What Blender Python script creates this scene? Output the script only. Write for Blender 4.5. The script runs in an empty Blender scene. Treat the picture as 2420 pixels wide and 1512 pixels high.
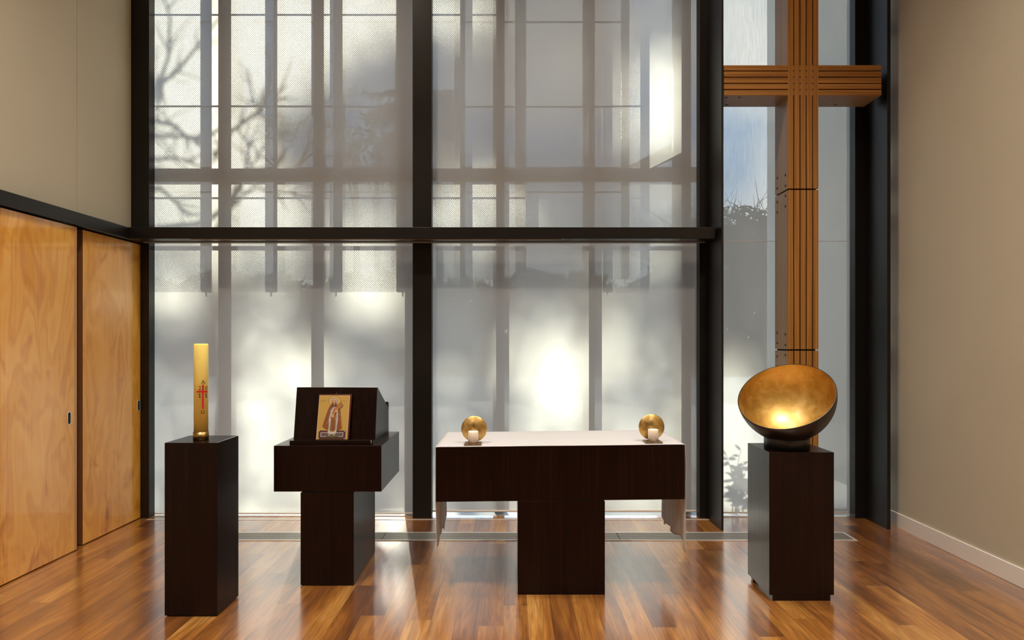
import bpy, math, random
import numpy as np
from math import sin, cos, pi, radians, tan, sqrt, floor
random.seed(11); rng = np.random.default_rng(11)
S = bpy.context.scene; COL = S.collection
F = 24.0 / 36.0 * 2420.0; HC = 1.5; CX, CY = 1210.0, 805.0

def at(px, py, Y):                      # a photo pixel at depth Y -> a point in the room
    return ((px - CX) * Y / F, Y, HC - (py - CY) * Y / F)
def ax(px, Y): return (px - CX) * Y / F
def az(py, Y): return HC - (py - CY) * Y / F

# ------------------------------------------------------------------ materials
def new_mat(name):
    m = bpy.data.materials.new(name); m.use_nodes = True
    nt = m.node_tree; nt.nodes.clear()
    return m, nt
def N(nt, t, **kw):
    n = nt.nodes.new(t)
    for k, v in kw.items(): setattr(n, k, v)
    return n
def L(nt, a, b): nt.links.new(a, b)
def setin(n, **kw):
    for k, v in kw.items(): n.inputs[k.replace('_', ' ')].default_value = v
def c4(c): return (c[0], c[1], c[2], 1.0)
def principled(name, color, rough=0.5, metal=0.0, spec=0.5, coat=0.0, coat_rough=0.1, sss=0.0, emit=None, es=0.0):
    m, nt = new_mat(name)
    o = N(nt, 'ShaderNodeOutputMaterial'); p = N(nt, 'ShaderNodeBsdfPrincipled')
    setin(p, Base_Color=c4(color), Roughness=rough, Metallic=metal)
    p.inputs['Specular IOR Level'].default_value = spec
    p.inputs['Coat Weight'].default_value = coat; p.inputs['Coat Roughness'].default_value = coat_rough
    if sss:
        p.inputs['Subsurface Weight'].default_value = sss; p.inputs['Subsurface Scale'].default_value = 0.05
        p.inputs['Subsurface Radius'].default_value = (1.0, 0.6, 0.2)
    if emit:
        p.inputs['Emission Color'].default_value = c4(emit); p.inputs['Emission Strength'].default_value = es
    L(nt, p.outputs[0], o.inputs[0])
    return m
def P_of(m): return [n for n in m.node_tree.nodes if n.type == 'BSDF_PRINCIPLED'][0]
def ramp(nt, stops):
    r = N(nt, 'ShaderNodeValToRGB'); e = r.color_ramp.elements
    e[0].position, e[0].color = stops[0][0], c4(stops[0][1])
    e[1].position, e[1].color = stops[-1][0], c4(stops[-1][1])
    for p, c in stops[1:-1]:
        x = e.new(p); x.color = c4(c)
    return r
def math_n(nt, op, a, b=None, c=None):
    n = N(nt, 'ShaderNodeMath', operation=op)
    for i, v in enumerate((a, b, c)):
        if v is None: continue
        if isinstance(v, (int, float)): n.inputs[i].default_value = v
        else: L(nt, v, n.inputs[i])
    return n.outputs[0]
def noise_mat(name, stops, scale=(1, 1, 1), nscale=5, detail=4, distort=0.0, rough=0.5, metal=0.0, bump=0.0, coat=0.0,
              coat_rough=0.1, spec=0.5, rough_var=0.0):
    m = principled(name, stops[0][1], rough, metal, spec, coat, coat_rough); nt = m.node_tree; p = P_of(m)
    tc = N(nt, 'ShaderNodeTexCoord'); mp = N(nt, 'ShaderNodeMapping'); mp.inputs['Scale'].default_value = scale
    L(nt, tc.outputs['Object'], mp.inputs[0])
    nz = N(nt, 'ShaderNodeTexNoise'); setin(nz, Scale=nscale, Detail=detail, Distortion=distort)
    L(nt, mp.outputs[0], nz.inputs['Vector'])
    r = ramp(nt, stops); L(nt, nz.outputs[0], r.inputs[0]); L(nt, r.outputs[0], p.inputs['Base Color'])
    if rough_var:
        L(nt, math_n(nt, 'MULTIPLY_ADD', nz.outputs[0], rough_var, rough - rough_var * 0.5), p.inputs['Roughness'])
    if bump:
        b = N(nt, 'ShaderNodeBump'); setin(b, Strength=bump, Distance=0.002)
        L(nt, nz.outputs[0], b.inputs['Height']); L(nt, b.outputs[0], p.inputs['Normal'])
    return m

M = {}
M['wenge'] = noise_mat('dark stained veneer', [(0.3, (0.0040, 0.0007, 0.0004)), (0.55, (0.0075, 0.0014, 0.0008)), (0.75, (0.0150, 0.0036, 0.0020))],
                       (60, 60, 1.6), 1.0, 5, 0.6, rough=0.28, bump=0.35, spec=0.23)
M['wenge_h'] = noise_mat('dark stained veneer lying', [(0.3, (0.0040, 0.0007, 0.0004)), (0.55, (0.0075, 0.0014, 0.0008)), (0.75, (0.0150, 0.0036, 0.0020))],
                         (3, 50, 50), 1.0, 5, 0.6, rough=0.28, bump=0.3, spec=0.23)
M['steel'] = noise_mat('black painted steel', [(0.3, (0.0075, 0.0062, 0.0055)), (0.7, (0.0105, 0.0088, 0.008))], (1, 1, 1), 3, 3, rough=0.36, spec=0.35)
M['steel_grey'] = principled('charcoal steel', (0.05, 0.047, 0.045), 0.5)
M['alu'] = noise_mat('brushed aluminium', [(0.3, (0.66, 0.64, 0.61)), (0.7, (0.78, 0.76, 0.73))], (2, 200, 200), 1, 3, rough=0.38, metal=0.4)
M['sill'] = principled('grey sill', (0.26, 0.255, 0.25), 0.5)
M['alu_dark'] = noise_mat('grey aluminium bars', [(0.3, (0.20, 0.195, 0.185)), (0.7, (0.29, 0.28, 0.265))], (2, 200, 200), 1, 3, rough=0.4, metal=0.3)
M['void'] = principled('dark recess', (0.006, 0.006, 0.006), 0.9)
M['wall'] = noise_mat('warm off white plaster', [(0.3, (0.498, 0.458, 0.358)), (0.7, (0.522, 0.480, 0.376))], (1, 1, 1), 2.0, 4, rough=0.75, spec=0.25)
M['back'] = noise_mat('dark unseen wall', [(0.3, (0.030, 0.022, 0.016)), (0.7, (0.055, 0.040, 0.030))], (30, 1, 0.3), 1, 3, rough=0.95, spec=0.2)  # unseen wall, coloured dark so the furniture fronts reflect little
M['ceil'] = principled('white ceiling paint', (0.75, 0.72, 0.66), 0.9)
M['skirting'] = principled('painted skirting', (0.80, 0.77, 0.74), 0.5)
M['bronze'] = noise_mat('dull bronze', [(0.3, (0.20, 0.13, 0.07)), (0.7, (0.34, 0.24, 0.14))], (8, 8, 8), 4, 3, rough=0.4, metal=0.85)
M['brass'] = noise_mat('aged brass', [(0.3, (0.28, 0.17, 0.05)), (0.7, (0.50, 0.34, 0.13))], (30, 30, 4), 2, 3, rough=0.33, metal=1.0)
M['wax_yellow'] = principled('yellow wax', (0.88, 0.77, 0.25), 0.4, sss=0.75)
M['wax_white'] = principled('white wax', (0.86, 0.80, 0.74), 0.4, sss=0.3)
M['red'] = principled('red wax', (0.55, 0.02, 0.008), 0.45)
M['black'] = principled('black wax', (0.012, 0.010, 0.008), 0.5)
M['wick'] = principled('wick', (0.10, 0.07, 0.05), 0.9)
M['bowl_out'] = principled('dark bronze lacquer', (0.010, 0.006, 0.005), 0.35)
M['ring'] = principled('blackened steel ring', (0.02, 0.018, 0.018), 0.35, spec=0.5)
M['lip'] = noise_mat('pale ply lipping', [(0.3, (0.44, 0.23, 0.10)), (0.7, (0.56, 0.31, 0.15))], (3, 60, 2), 1, 3, rough=0.4)
M['ply_edge'] = noise_mat('ply edge', [(0.35, (0.10, 0.036, 0.010)), (0.6, (0.24, 0.095, 0.028))], (300, 1, 0.3), 1, 2, rough=0.5)
M['cross_front'] = noise_mat('laminated timber', [(0.3, (0.22, 0.090, 0.016)), (0.55, (0.36, 0.160, 0.030)), (0.75, (0.50, 0.245, 0.055))],
                             (90, 90, 0.8), 1, 4, 0.3, rough=0.5)
M['cross_front_h'] = noise_mat('laminated timber lying', [(0.3, (0.22, 0.090, 0.016)), (0.55, (0.36, 0.160, 0.030)), (0.75, (0.50, 0.245, 0.055))],
                               (0.8, 90, 90), 1, 4, 0.3, rough=0.5)
M['cross_side'] = noise_mat('pale timber side', [(0.3, (0.30, 0.180, 0.075)), (0.7, (0.36, 0.22, 0.10))], (20, 20, 0.7), 1, 4, 0.3, rough=0.45)
M['groove'] = principled('dark groove', (0.022, 0.010, 0.005), 0.9)
M['concrete'] = noise_mat('pale paving', [(0.3, (0.44, 0.44, 0.42)), (0.7, (0.50, 0.50, 0.48))], (1, 1, 1), 3, 5, rough=0.9)
M['grass'] = noise_mat('lawn', [(0.3, (0.05, 0.08, 0.025)), (0.7, (0.10, 0.13, 0.05))], (1, 1, 1), 4, 6, rough=0.95)
M['render_wall'] = noise_mat('grey rendered wall', [(0.3, (0.19, 0.20, 0.20)), (0.7, (0.23, 0.24, 0.24))], (1, 1, 1), 2, 5, rough=0.9)
M['gravel'] = noise_mat('gravel', [(0.3, (0.11, 0.105, 0.095)), (0.7, (0.17, 0.165, 0.15))], (1, 1, 1), 5, 6, rough=0.95)
M['leaf'] = noise_mat('leaves', [(0.3, (0.018, 0.035, 0.012)), (0.7, (0.045, 0.07, 0.022))], (1, 1, 1), 1.2, 3, rough=0.7)
M['bark'] = noise_mat('bark', [(0.3, (0.05, 0.04, 0.032)), (0.7, (0.11, 0.09, 0.07))], (6, 6, 1), 3, 4, rough=0.95)
M['chrome'] = principled('satin chrome', (0.66, 0.64, 0.60), 0.35, 0.25)
M['hook'] = principled('small hook', (0.15, 0.12, 0.10), 0.4, 0.8)
M['lens'] = principled('lamp lens', (0.9, 0.88, 0.84), 0.4, emit=(1.0, 0.80, 0.56), es=4.0)

def linen():
    m, nt = new_mat('white linen'); o = N(nt, 'ShaderNodeOutputMaterial')
    d = N(nt, 'ShaderNodeBsdfDiffuse'); d.inputs[0].default_value = (0.76, 0.77, 0.82, 1)
    t = N(nt, 'ShaderNodeBsdfTranslucent'); t.inputs[0].default_value = (0.88, 0.87, 0.88, 1)
    x = N(nt, 'ShaderNodeMixShader'); x.inputs[0].default_value = 0.34
    tc = N(nt, 'ShaderNodeTexCoord'); nz = N(nt, 'ShaderNodeTexNoise'); setin(nz, Scale=260, Detail=2)
    b = N(nt, 'ShaderNodeBump'); setin(b, Strength=0.12, Distance=0.001)
    L(nt, tc.outputs['Object'], nz.inputs['Vector']); L(nt, nz.outputs[0], b.inputs['Height']); L(nt, b.outputs[0], d.inputs['Normal'])
    L(nt, d.outputs[0], x.inputs[1]); L(nt, t.outputs[0], x.inputs[2]); L(nt, x.outputs[0], o.inputs[0])
    return m
M['linen'] = linen()

def screen_fabric(name, open_, spread_):
    # white roller-blind scrim: part of the light passes straight through the weave, part is spread by the yarn
    m, nt = new_mat(name); o = N(nt, 'ShaderNodeOutputMaterial')
    d = N(nt, 'ShaderNodeBsdfDiffuse'); d.inputs[0].default_value = (0.38, 0.38, 0.38, 1)
    t = N(nt, 'ShaderNodeBsdfTranslucent'); t.inputs[0].default_value = (0.84, 0.85, 0.80, 1)
    x = N(nt, 'ShaderNodeMixShader'); x.inputs[0].default_value = spread_
    tr = N(nt, 'ShaderNodeBsdfTransparent'); tr.inputs[0].default_value = (1, 1, 1, 1)
    y = N(nt, 'ShaderNodeMixShader')
    tc = N(nt, 'ShaderNodeTexCoord'); mp = N(nt, 'ShaderNodeMapping'); mp.inputs['Scale'].default_value = (160, 1, 5)
    nz = N(nt, 'ShaderNodeTexNoise'); setin(nz, Scale=1.0, Detail=2)
    L(nt, tc.outputs['Object'], mp.inputs[0]); L(nt, mp.outputs[0], nz.inputs['Vector'])
    L(nt, math_n(nt, 'MULTIPLY_ADD', nz.outputs[0], open_, open_ * 0.5), y.inputs[0])
    L(nt, d.outputs[0], x.inputs[1]); L(nt, t.outputs[0], x.inputs[2])
    L(nt, x.outputs[0], y.inputs[1]); L(nt, tr.outputs[0], y.inputs[2]); L(nt, y.outputs[0], o.inputs[0])
    return m
M['scrim'] = screen_fabric('white scrim', 0.036, 0.255)
M['scrim_open'] = screen_fabric('white open weave scrim', 0.12, 0.18)

def glass():
    m, nt = new_mat('window glass'); o = N(nt, 'ShaderNodeOutputMaterial')
    tr = N(nt, 'ShaderNodeBsdfTransparent'); tr.inputs[0].default_value = (0.95, 0.97, 0.96, 1)
    g = N(nt, 'ShaderNodeBsdfGlossy'); g.inputs['Roughness'].default_value = 0.02
    x = N(nt, 'ShaderNodeMixShader'); lw = N(nt, 'ShaderNodeFresnel'); lw.inputs[0].default_value = 1.35
    L(nt, lw.outputs[0], x.inputs[0]); L(nt, tr.outputs[0], x.inputs[1]); L(nt, g.outputs[0], x.inputs[2]); L(nt, x.outputs[0], o.inputs[0])
    return m
M['glass'] = glass()

def perforated():
    # metal sheet with staggered round holes (object coordinates, metres)
    m, nt = new_mat('perforated metal sheet'); o = N(nt, 'ShaderNodeOutputMaterial')
    p = N(nt, 'ShaderNodeBsdfPrincipled'); setin(p, Base_Color=(0.22, 0.21, 0.20, 1), Roughness=0.5, Metallic=0.4)
    tr = N(nt, 'ShaderNodeBsdfTransparent'); x = N(nt, 'ShaderNodeMixShader')
    tc = N(nt, 'ShaderNodeTexCoord'); sp = N(nt, 'ShaderNodeSeparateXYZ'); L(nt, tc.outputs['Object'], sp.inputs[0])
    per, rad = 0.0185, 0.0059
    ds = []
    for off in (0.0, 0.5):
        q = []
        for k in ('X', 'Z'):
            u = math_n(nt, 'MULTIPLY_ADD', sp.outputs[k], 1.0 / per, 100.0 + off)
            q.append(math_n(nt, 'SUBTRACT', math_n(nt, 'FRACT', u), 0.5))
        ds.append(math_n(nt, 'SQRT', math_n(nt, 'ADD', math_n(nt, 'MULTIPLY', q[0], q[0]), math_n(nt, 'MULTIPLY', q[1], q[1]))))
    hole = math_n(nt, 'LESS_THAN', math_n(nt, 'MINIMUM', ds[0], ds[1]), rad / per)
    L(nt, hole, x.inputs[0]); L(nt, p.outputs[0], x.inputs[1]); L(nt, tr.outputs[0], x.inputs[2]); L(nt, x.outputs[0], o.inputs[0])
    return m
M['perf'] = perforated()

def gold(name, scale, rbase):
    m = principled(name, (0.8, 0.45, 0.08), 0.3, 1.0, coat=1.0, coat_rough=0.36); P_of(m).inputs['Coat IOR'].default_value = 1.8; nt = m.node_tree; p = P_of(m)
    tc = N(nt, 'ShaderNodeTexCoord'); nz = N(nt, 'ShaderNodeTexNoise'); setin(nz, Scale=14 * scale, Detail=6, Distortion=0.8)
    nz2 = N(nt, 'ShaderNodeTexNoise'); setin(nz2, Scale=60 * scale, Detail=5)
    L(nt, tc.outputs['Object'], nz.inputs['Vector']); L(nt, tc.outputs['Object'], nz2.inputs['Vector'])
    r = ramp(nt, [(0.25, (0.44, 0.245, 0.028)), (0.5, (0.58, 0.35, 0.058)), (0.75, (0.74, 0.51, 0.17))])
    L(nt, nz.outputs[0], r.inputs[0]); L(nt, r.outputs[0], p.inputs['Base Color'])
    L(nt, math_n(nt, 'MULTIPLY_ADD', nz.outputs[0], 0.20, rbase), p.inputs['Roughness'])
    b = N(nt, 'ShaderNodeBump'); setin(b, Strength=0.22, Distance=0.003)
    L(nt, nz2.outputs[0], b.inputs['Height']); L(nt, b.outputs[0], p.inputs['Normal'])
    return m
M['gold'] = gold('gold leaf', 1.0, 0.40)
M['gold_small'] = gold('gold leaf small', 3.0, 0.24)

def floor_mat():
    m = principled('spotted gum boards', (0.3, 0.12, 0.04), 0.3, spec=0.5, coat=1.0, coat_rough=0.17); P_of(m).inputs['Coat IOR'].default_value = 2.5; nt = m.node_tree; p = P_of(m)
    tc = N(nt, 'ShaderNodeTexCoord'); sp = N(nt, 'ShaderNodeSeparateXYZ'); L(nt, tc.outputs['Object'], sp.inputs[0])
    X, Y = sp.outputs['X'], sp.outputs['Y']
    W, LEN = 0.130, 1.45
    u = math_n(nt, 'MULTIPLY_ADD', X, 1.0 / W, 50.35); row = math_n(nt, 'FLOOR', u); fu = math_n(nt, 'FRACT', u)
    wn = N(nt, 'ShaderNodeTexWhiteNoise', noise_dimensions='1D'); L(nt, row, wn.inputs['W'])
    v = math_n(nt, 'ADD', math_n(nt, 'MULTIPLY', Y, 1.0 / LEN), math_n(nt, 'MULTIPLY', wn.outputs['Value'], 9.0))
    seg = math_n(nt, 'FLOOR', v); fv = math_n(nt, 'FRACT', v)
    cb = N(nt, 'ShaderNodeCombineXYZ'); L(nt, row, cb.inputs[0]); L(nt, seg, cb.inputs[1])
    w2 = N(nt, 'ShaderNodeTexWhiteNoise', noise_dimensions='2D'); L(nt, cb.outputs[0], w2.inputs['Vector'])
    idv = w2.outputs['Value']
    sh = math_n(nt, 'MULTIPLY', idv, 53.0)
    def coords(kx, ky):
        c = N(nt, 'ShaderNodeCombineXYZ')
        L(nt, math_n(nt, 'MULTIPLY_ADD', X, kx, 0.0), c.inputs[0]); L(nt, math_n(nt, 'MULTIPLY', Y, ky), c.inputs[1]); L(nt, sh, c.inputs[2])
        return c.outputs[0]
    g1 = N(nt, 'ShaderNodeTexNoise'); setin(g1, Scale=1.0, Detail=5, Distortion=1.2); L(nt, coords(7.0, 0.9), g1.inputs['Vector'])
    g2 = N(nt, 'ShaderNodeTexNoise'); setin(g2, Scale=1.0, Detail=4, Distortion=0.4); L(nt, coords(90.0, 2.2), g2.inputs['Vector'])
    # figured rings: contours of a stretched noise
    g3 = N(nt, 'ShaderNodeTexNoise'); setin(g3, Scale=1.0, Detail=2, Distortion=0.6); L(nt, coords(9.0, 1.1), g3.inputs['Vector'])
    rings = math_n(nt, 'SINE', math_n(nt, 'MULTIPLY', g3.outputs[0], 62.0))
    base = ramp(nt, [(0.0, (0.105, 0.036, 0.011)), (0.25, (0.19, 0.068, 0.017)), (0.5, (0.285, 0.108, 0.023)), (0.75, (0.40, 0.175, 0.037)), (1.0, (0.54, 0.29, 0.085))])
    tone = math_n(nt, 'ADD', math_n(nt, 'MULTIPLY', idv, 0.55), math_n(nt, 'MULTIPLY_ADD', g1.outputs[0], 1.5, -0.55))
    L(nt, tone, base.inputs[0])
    mul = math_n(nt, 'ADD', math_n(nt, 'MULTIPLY_ADD', g2.outputs[0], 1.15, 0.40), math_n(nt, 'MULTIPLY', rings, 0.10))
    e1 = math_n(nt, 'LESS_THAN', fu, 0.013); e2 = math_n(nt, 'LESS_THAN', fv, 0.0012)
    dark = math_n(nt, 'SUBTRACT', 1.0, math_n(nt, 'MULTIPLY', math_n(nt, 'MAXIMUM', e1, e2), 0.6))
    vm = N(nt, 'ShaderNodeVectorMath', operation='SCALE'); L(nt, base.outputs[0], vm.inputs[0]); L(nt, math_n(nt, 'MULTIPLY', mul, dark), vm.inputs['Scale'])
    L(nt, vm.outputs[0], p.inputs['Base Color'])
    L(nt, math_n(nt, 'MULTIPLY_ADD', g1.outputs[0], 0.10, 0.29), p.inputs['Roughness'])
    b = N(nt, 'ShaderNodeBump'); setin(b, Strength=0.05, Distance=0.002); L(nt, g2.outputs[0], b.inputs['Height']); L(nt, b.outputs[0], p.inputs['Normal'])
    return m
M['floor'] = floor_mat()

def ply_face(name, seed):
    m = principled(name, (0.5, 0.25, 0.07), 0.32, coat=0.7, coat_rough=0.06); nt = m.node_tree; p = P_of(m)
    tc = N(nt, 'ShaderNodeTexCoord')
    def noise(scale, nsc, det, dist, off=0.0):
        mp = N(nt, 'ShaderNodeMapping'); mp.inputs['Scale'].default_value = scale; mp.inputs['Location'].default_value = (seed, seed * 1.7 + off, off)
        nz = N(nt, 'ShaderNodeTexNoise'); setin(nz, Scale=nsc, Detail=det, Distortion=dist)
        L(nt, tc.outputs['Object'], mp.inputs[0]); L(nt, mp.outputs[0], nz.inputs['Vector']); return nz.outputs[0]
    a = noise((1, 2.2, 0.8), 1.6, 3, 0.5)                      # broad cathedral figure
    rings = math_n(nt, 'SINE', math_n(nt, 'MULTIPLY', a, 46.0))
    fine = noise((1, 70, 1.6), 1.0, 3, 0.2, 3.0)
    kn = noise((1, 3.2, 2.4), 1.0, 2, 1.2, 7.0)                # darker knotty patches
    knm = math_n(nt, 'MULTIPLY', math_n(nt, 'MAXIMUM', math_n(nt, 'SUBTRACT', kn, 0.60), 0.0), 2.4)
    val = math_n(nt, 'SUBTRACT', math_n(nt, 'ADD', math_n(nt, 'MULTIPLY', rings, 0.10), math_n(nt, 'ADD', math_n(nt, 'MULTIPLY', fine, 0.30), math_n(nt, 'MULTIPLY', a, 0.8))), knm)
    r = ramp(nt, [(0.05, (0.42, 0.145, 0.014)), (0.40, (0.70, 0.310, 0.034)), (0.62, (0.80, 0.400, 0.056)), (0.85, (0.86, 0.49, 0.10))])
    L(nt, val, r.inputs[0]); L(nt, r.outputs[0], p.inputs['Base Color'])
    return m
M['ply1'] = ply_face('hoop pine face near', 1.3)
M['ply2'] = ply_face('hoop pine face far', 4.1)

# ------------------------------------------------------------------ mesh helpers
ORG = {}
class MB:
    def __init__(s): s.v = []; s.f = []; s.mi = []; s.sm = []
    def add(s, vs, fs, mi=0, smooth=False):
        o = len(s.v); s.v += [tuple(p) for p in vs]
        for f in fs: s.f.append([i + o for i in f]); s.mi.append(mi); s.sm.append(smooth)
        return s
    def box(s, x0, x1, y0, y1, z0, z1, mi=0):
        v = [(x0, y0, z0), (x1, y0, z0), (x1, y1, z0), (x0, y1, z0), (x0, y0, z1), (x1, y0, z1), (x1, y1, z1), (x0, y1, z1)]
        return s.add(v, [(0, 3, 2, 1), (4, 5, 6, 7), (0, 1, 5, 4), (1, 2, 6, 5), (2, 3, 7, 6), (3, 0, 4, 7)], mi)
    def prism_x(s, prof, x0, x1, mi=0):       # profile of (y, z) pushed along x
        n = len(prof); v = [(x0, y, z) for y, z in prof] + [(x1, y, z) for y, z in prof]
        f = [tuple(range(n)), tuple(range(2 * n - 1, n - 1, -1))] + [(i, i + n, (i + 1) % n + n, (i + 1) % n) for i in range(n)]
        return s.add(v, f, mi)
    def lathe(s, prof, c, seg=64, mi=0, close=False):   # profile of (r, z) round the vertical through c
        v = []; f = []; n = len(prof)
        for k in range(seg):
            a = 2 * pi * k / seg
            v += [(c[0] + r * cos(a), c[1] + r * sin(a), c[2] + z) for r, z in prof]
        for k in range(seg):
            for i in range(n - 1 if not close else n):
                j = (i + 1) % n
                f.append((k * n + i, ((k + 1) % seg) * n + i, ((k + 1) % seg) * n + j, k * n + j))
        return s.add(v, f, mi, True)
    def tube(s, pts, rads, seg=8, mi=0):
        P = [np.array(p, float) for p in pts]; n = len(P); v = []; f = []
        for i, p in enumerate(P):
            d = P[min(i + 1, n - 1)] - P[max(i - 1, 0)]; d /= (np.linalg.norm(d) + 1e-9)
            h = np.array([0, 1, 0]) if abs(d[1]) < 0.9 else np.array([1, 0, 0])
            a = np.cross(d, h); a /= np.linalg.norm(a); b = np.cross(d, a)
            r = rads[i] if hasattr(rads, '__len__') else rads
            for k in range(seg):
                t = 2 * pi * k / seg; v.append(tuple(p + r * (cos(t) * a + sin(t) * b)))
        for i in range(n - 1):
            for k in range(seg):
                f.append((i * seg + k, i * seg + (k + 1) % seg, (i + 1) * seg + (k + 1) % seg, (i + 1) * seg + k))
        f.append(tuple(range(seg - 1, -1, -1))); f.append(tuple((n - 1) * seg + k for k in range(seg)))
        return s.add(v, f, mi, True)
    def map(s, fn): s.v = [fn(*p) for p in s.v]; return s
    def build(s, name, mats, parent=None, bevel=0.0, origin=None):
        me = bpy.data.meshes.new(name)
        o = bpy.data.objects.new(name, me)
        base = ORG[parent.name] if parent else (0, 0, 0)
        if origin is None:
            origin = base if parent else (0, 0, 0)
        ORG[o.name] = origin
        me.from_pydata([(x - origin[0], y - origin[1], z - origin[2]) for x, y, z in s.v], [], s.f)
        for m in (mats if isinstance(mats, (list, tuple)) else [mats]): me.materials.append(m)
        me.polygons.foreach_set('material_index', s.mi); me.polygons.foreach_set('use_smooth', s.sm)
        me.update(); COL.objects.link(o)
        o.location = tuple(a - b for a, b in zip(origin, base))
        if parent: o.parent = parent
        if bevel:
            b = o.modifiers.new('edge', 'BEVEL'); b.width = bevel; b.segments = 2; b.limit_method = 'ANGLE'
        return o
def tag(o, label, cat, group=None, kind=None):
    o['label'] = label; o['category'] = cat
    if group: o['group'] = group
    if kind: o['kind'] = kind
    return o
def thing(name, label, cat, loc, group=None, kind=None):
    o = bpy.data.objects.new(name, None); o.empty_display_size = 0.1; COL.objects.link(o); o.location = loc; ORG[o.name] = tuple(loc)
    return tag(o, label, cat, group, kind)
def box(*a): return MB().box(*a)

# ------------------------------------------------------------------ the room
XL, XR, YB, YBL, YG = -3.22, 3.103, -4.5, 5.88, 6.02
ZC = 5.6
def struct(o, label, cat): return tag(o, label, cat, kind='structure')
struct(box(XL - 0.3, XR + 0.3, YB - 0.2, 5.86, -0.12, 0.0).build('floor', M['floor']), 'warm brown timber board floor running towards the windows', 'floor')
struct(box(XL - 0.3, XR + 0.3, YB - 0.2, 6.1, ZC, ZC + 0.15).build('ceiling', M['ceil']), 'white ceiling above the chapel', 'ceiling')
struct(box(XL - 0.3, XR + 0.3, YB - 0.2, YB, 0, ZC).build('wall_back', M['back']), 'unseen wall behind the camera, darkened to keep reflections dim', 'wall')
wl = MB().box(XL - 0.2, XL, YB, 5.05, 2.40, ZC).box(XL - 0.2, XL, 5.054, 6.1, 2.40, ZC).box(XL - 0.2, XL - 0.004, 5.04, 5.06, 2.40, ZC).box(XL - 0.2, XL, YB, 6.1, 0, 2.40)
struct(wl.build('wall_left', M['wall']), 'beige plaster wall above the timber sliding doors', 'wall')
struct(box(XR, XR + 0.2, YB, 6.1, 0, ZC).build('wall_right', M['wall']), 'plain beige plaster wall on the right of the cross', 'wall')
struct(box(XR - 0.012, XR, YB, 5.88, 0.0, 0.117).build('baseboard_right', M['skirting'], bevel=0.002), 'pale painted baseboard along the beige wall', 'baseboard')
struct(box(XL, -3.137, YB, 4.12, 0.0, 2.40).build('wall_left_return', M['wall']), 'wall beside the near sliding door', 'wall')
struct(box(XL - 0.2, XR + 0.2, 5.77, 6.15, 5.35, ZC).build('wall_front', M['wall']), 'wall band over the tall windows', 'wall')

# steel posts, transom, door rail, fins
YP = 5.77
def trim(n, mb, label, bev=0.003):
    o = mb.build('trim_%d' % n, M['steel'], bevel=bev); return struct(o, label, 'trim')
trim(1, box(XL - 0.05, ax(352, YP), YP, 5.865, 0, 5.4), 'black steel post in the corner beside the sliding doors')
trim(2, box(ax(975, YP), ax(1020, YP), YP, 5.865, 0, 5.4), 'black steel post between the two wide window bays')
trim(3, box(ax(1653, YP), 1.665, YP, 5.865, 0, 5.4), 'black steel post next to the cross window')
trim(4, box(1.655, 1.672, 5.395, 5.865, 0, 5.4), 'tall black steel blade fin left of the cross', 0.002)
trim(5, box(ax(2021, YP), 2.992, YP, 5.865, 0, 5.4), 'black steel post right of the cross window')
trim(6, box(2.985, 3.012, 5.43, 5.865, 0, 5.4), 'tall black steel blade fin beside the right wall', 0.002)
trim(7, box(-3.09, 1.640, 5.50, YP, 2.322, 2.415), 'black steel transom crossing both wide window bays')
trim(8, MB().box(-3.22, -3.09, YB, YP, 2.322, 2.415), 'black steel head rail over the sliding doors')
trim(9, box(-3.21, -3.115, 4.100, 4.152, 0, 2.322), 'black steel jamb at the near end of the sliding doors')
struct(box(-2.6, 0.40, 5.515, 5.545, 2.317, 2.3225).build('trim_10', M['bronze']), 'thin bronze strip under the steel transom', 'trim')
struct(box(-3.06, 1.60, 5.66, 5.69, 2.314, 2.3225).build('trim_11', M['alu_dark']), 'blind track under the steel transom', 'trim')
struct(box(-3.06, 1.655, 5.715, 5.735, -0.001, 0.0025).build('trim_12', M['alu']), 'thin metal strip let into the floor before the windows', 'trim')
struct(box(XL, XR, 5.86, 6.12, -0.12, -0.001).build('trim_13', M['sill']), 'grey metal sill under the window blinds', 'trim')

# sliding doors
def sliding_door(n, face, thick, y0, y1, mat, hp, label, lip, end):
    d = thing('door_%d' % n, label, 'door', (face, (y0 + y1) / 2, 0), kind='structure')
    MB().box(face - thick, face, y0, y1, 0.008, 2.312).build('panel', mat, d, bevel=0.0015)
    if lip: MB().box(face - thick, face + 0.0006, y1, y1 + 0.027, 0.008, 2.312).build('lipping', M['lip'], d, bevel=0.001)
    if end: MB().box(face - thick, face, y0 - 0.004, y0, 0.008, 2.312).build('edge', M['ply_edge'], d)
    hx, hy = hp                                   # flush pull: rounded ring and dark cup
    Yh = face * F / (hx - CX); zc = az(hy, Yh)
    hw, hh = 0.022, 0.049
    def oval(w, h, k=20):
        pts = []
        for i in range(k):
            a = 2 * pi * i / k; cz = (h - w) * (1 if sin(a) >= 0 else -1)
            pts.append((Yh + w * cos(a), zc + cz + w * sin(a)))
        return pts
    r = MB(); A, B = oval(hw, hh), oval(hw * 0.68, hh - hw * 0.32); k = len(A)
    v = [(face + 0.003, y, z) for y, z in A] + [(face + 0.003, y, z) for y, z in B] + [(face - 0.0005, y, z) for y, z in A]
    r.add(v, [(i, (i + 1) % k, (i + 1) % k + k, i + k) for i in range(k)] + [(i + 2 * k, (i + 1) % k + 2 * k, (i + 1) % k, i) for i in range(k)])
    h = r.build('pull', M['chrome'], d)
    MB().add([(face + 0.0008, y, z) for y, z in B], [tuple(range(k))]).build('pull_cup', M['void'], h)
    return d
sliding_door(1, -3.115, 0.024, 4.156, 4.86, M['ply1'], (163, 988), 'near honey coloured timber sliding door with knotty grain', True, False)
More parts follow.
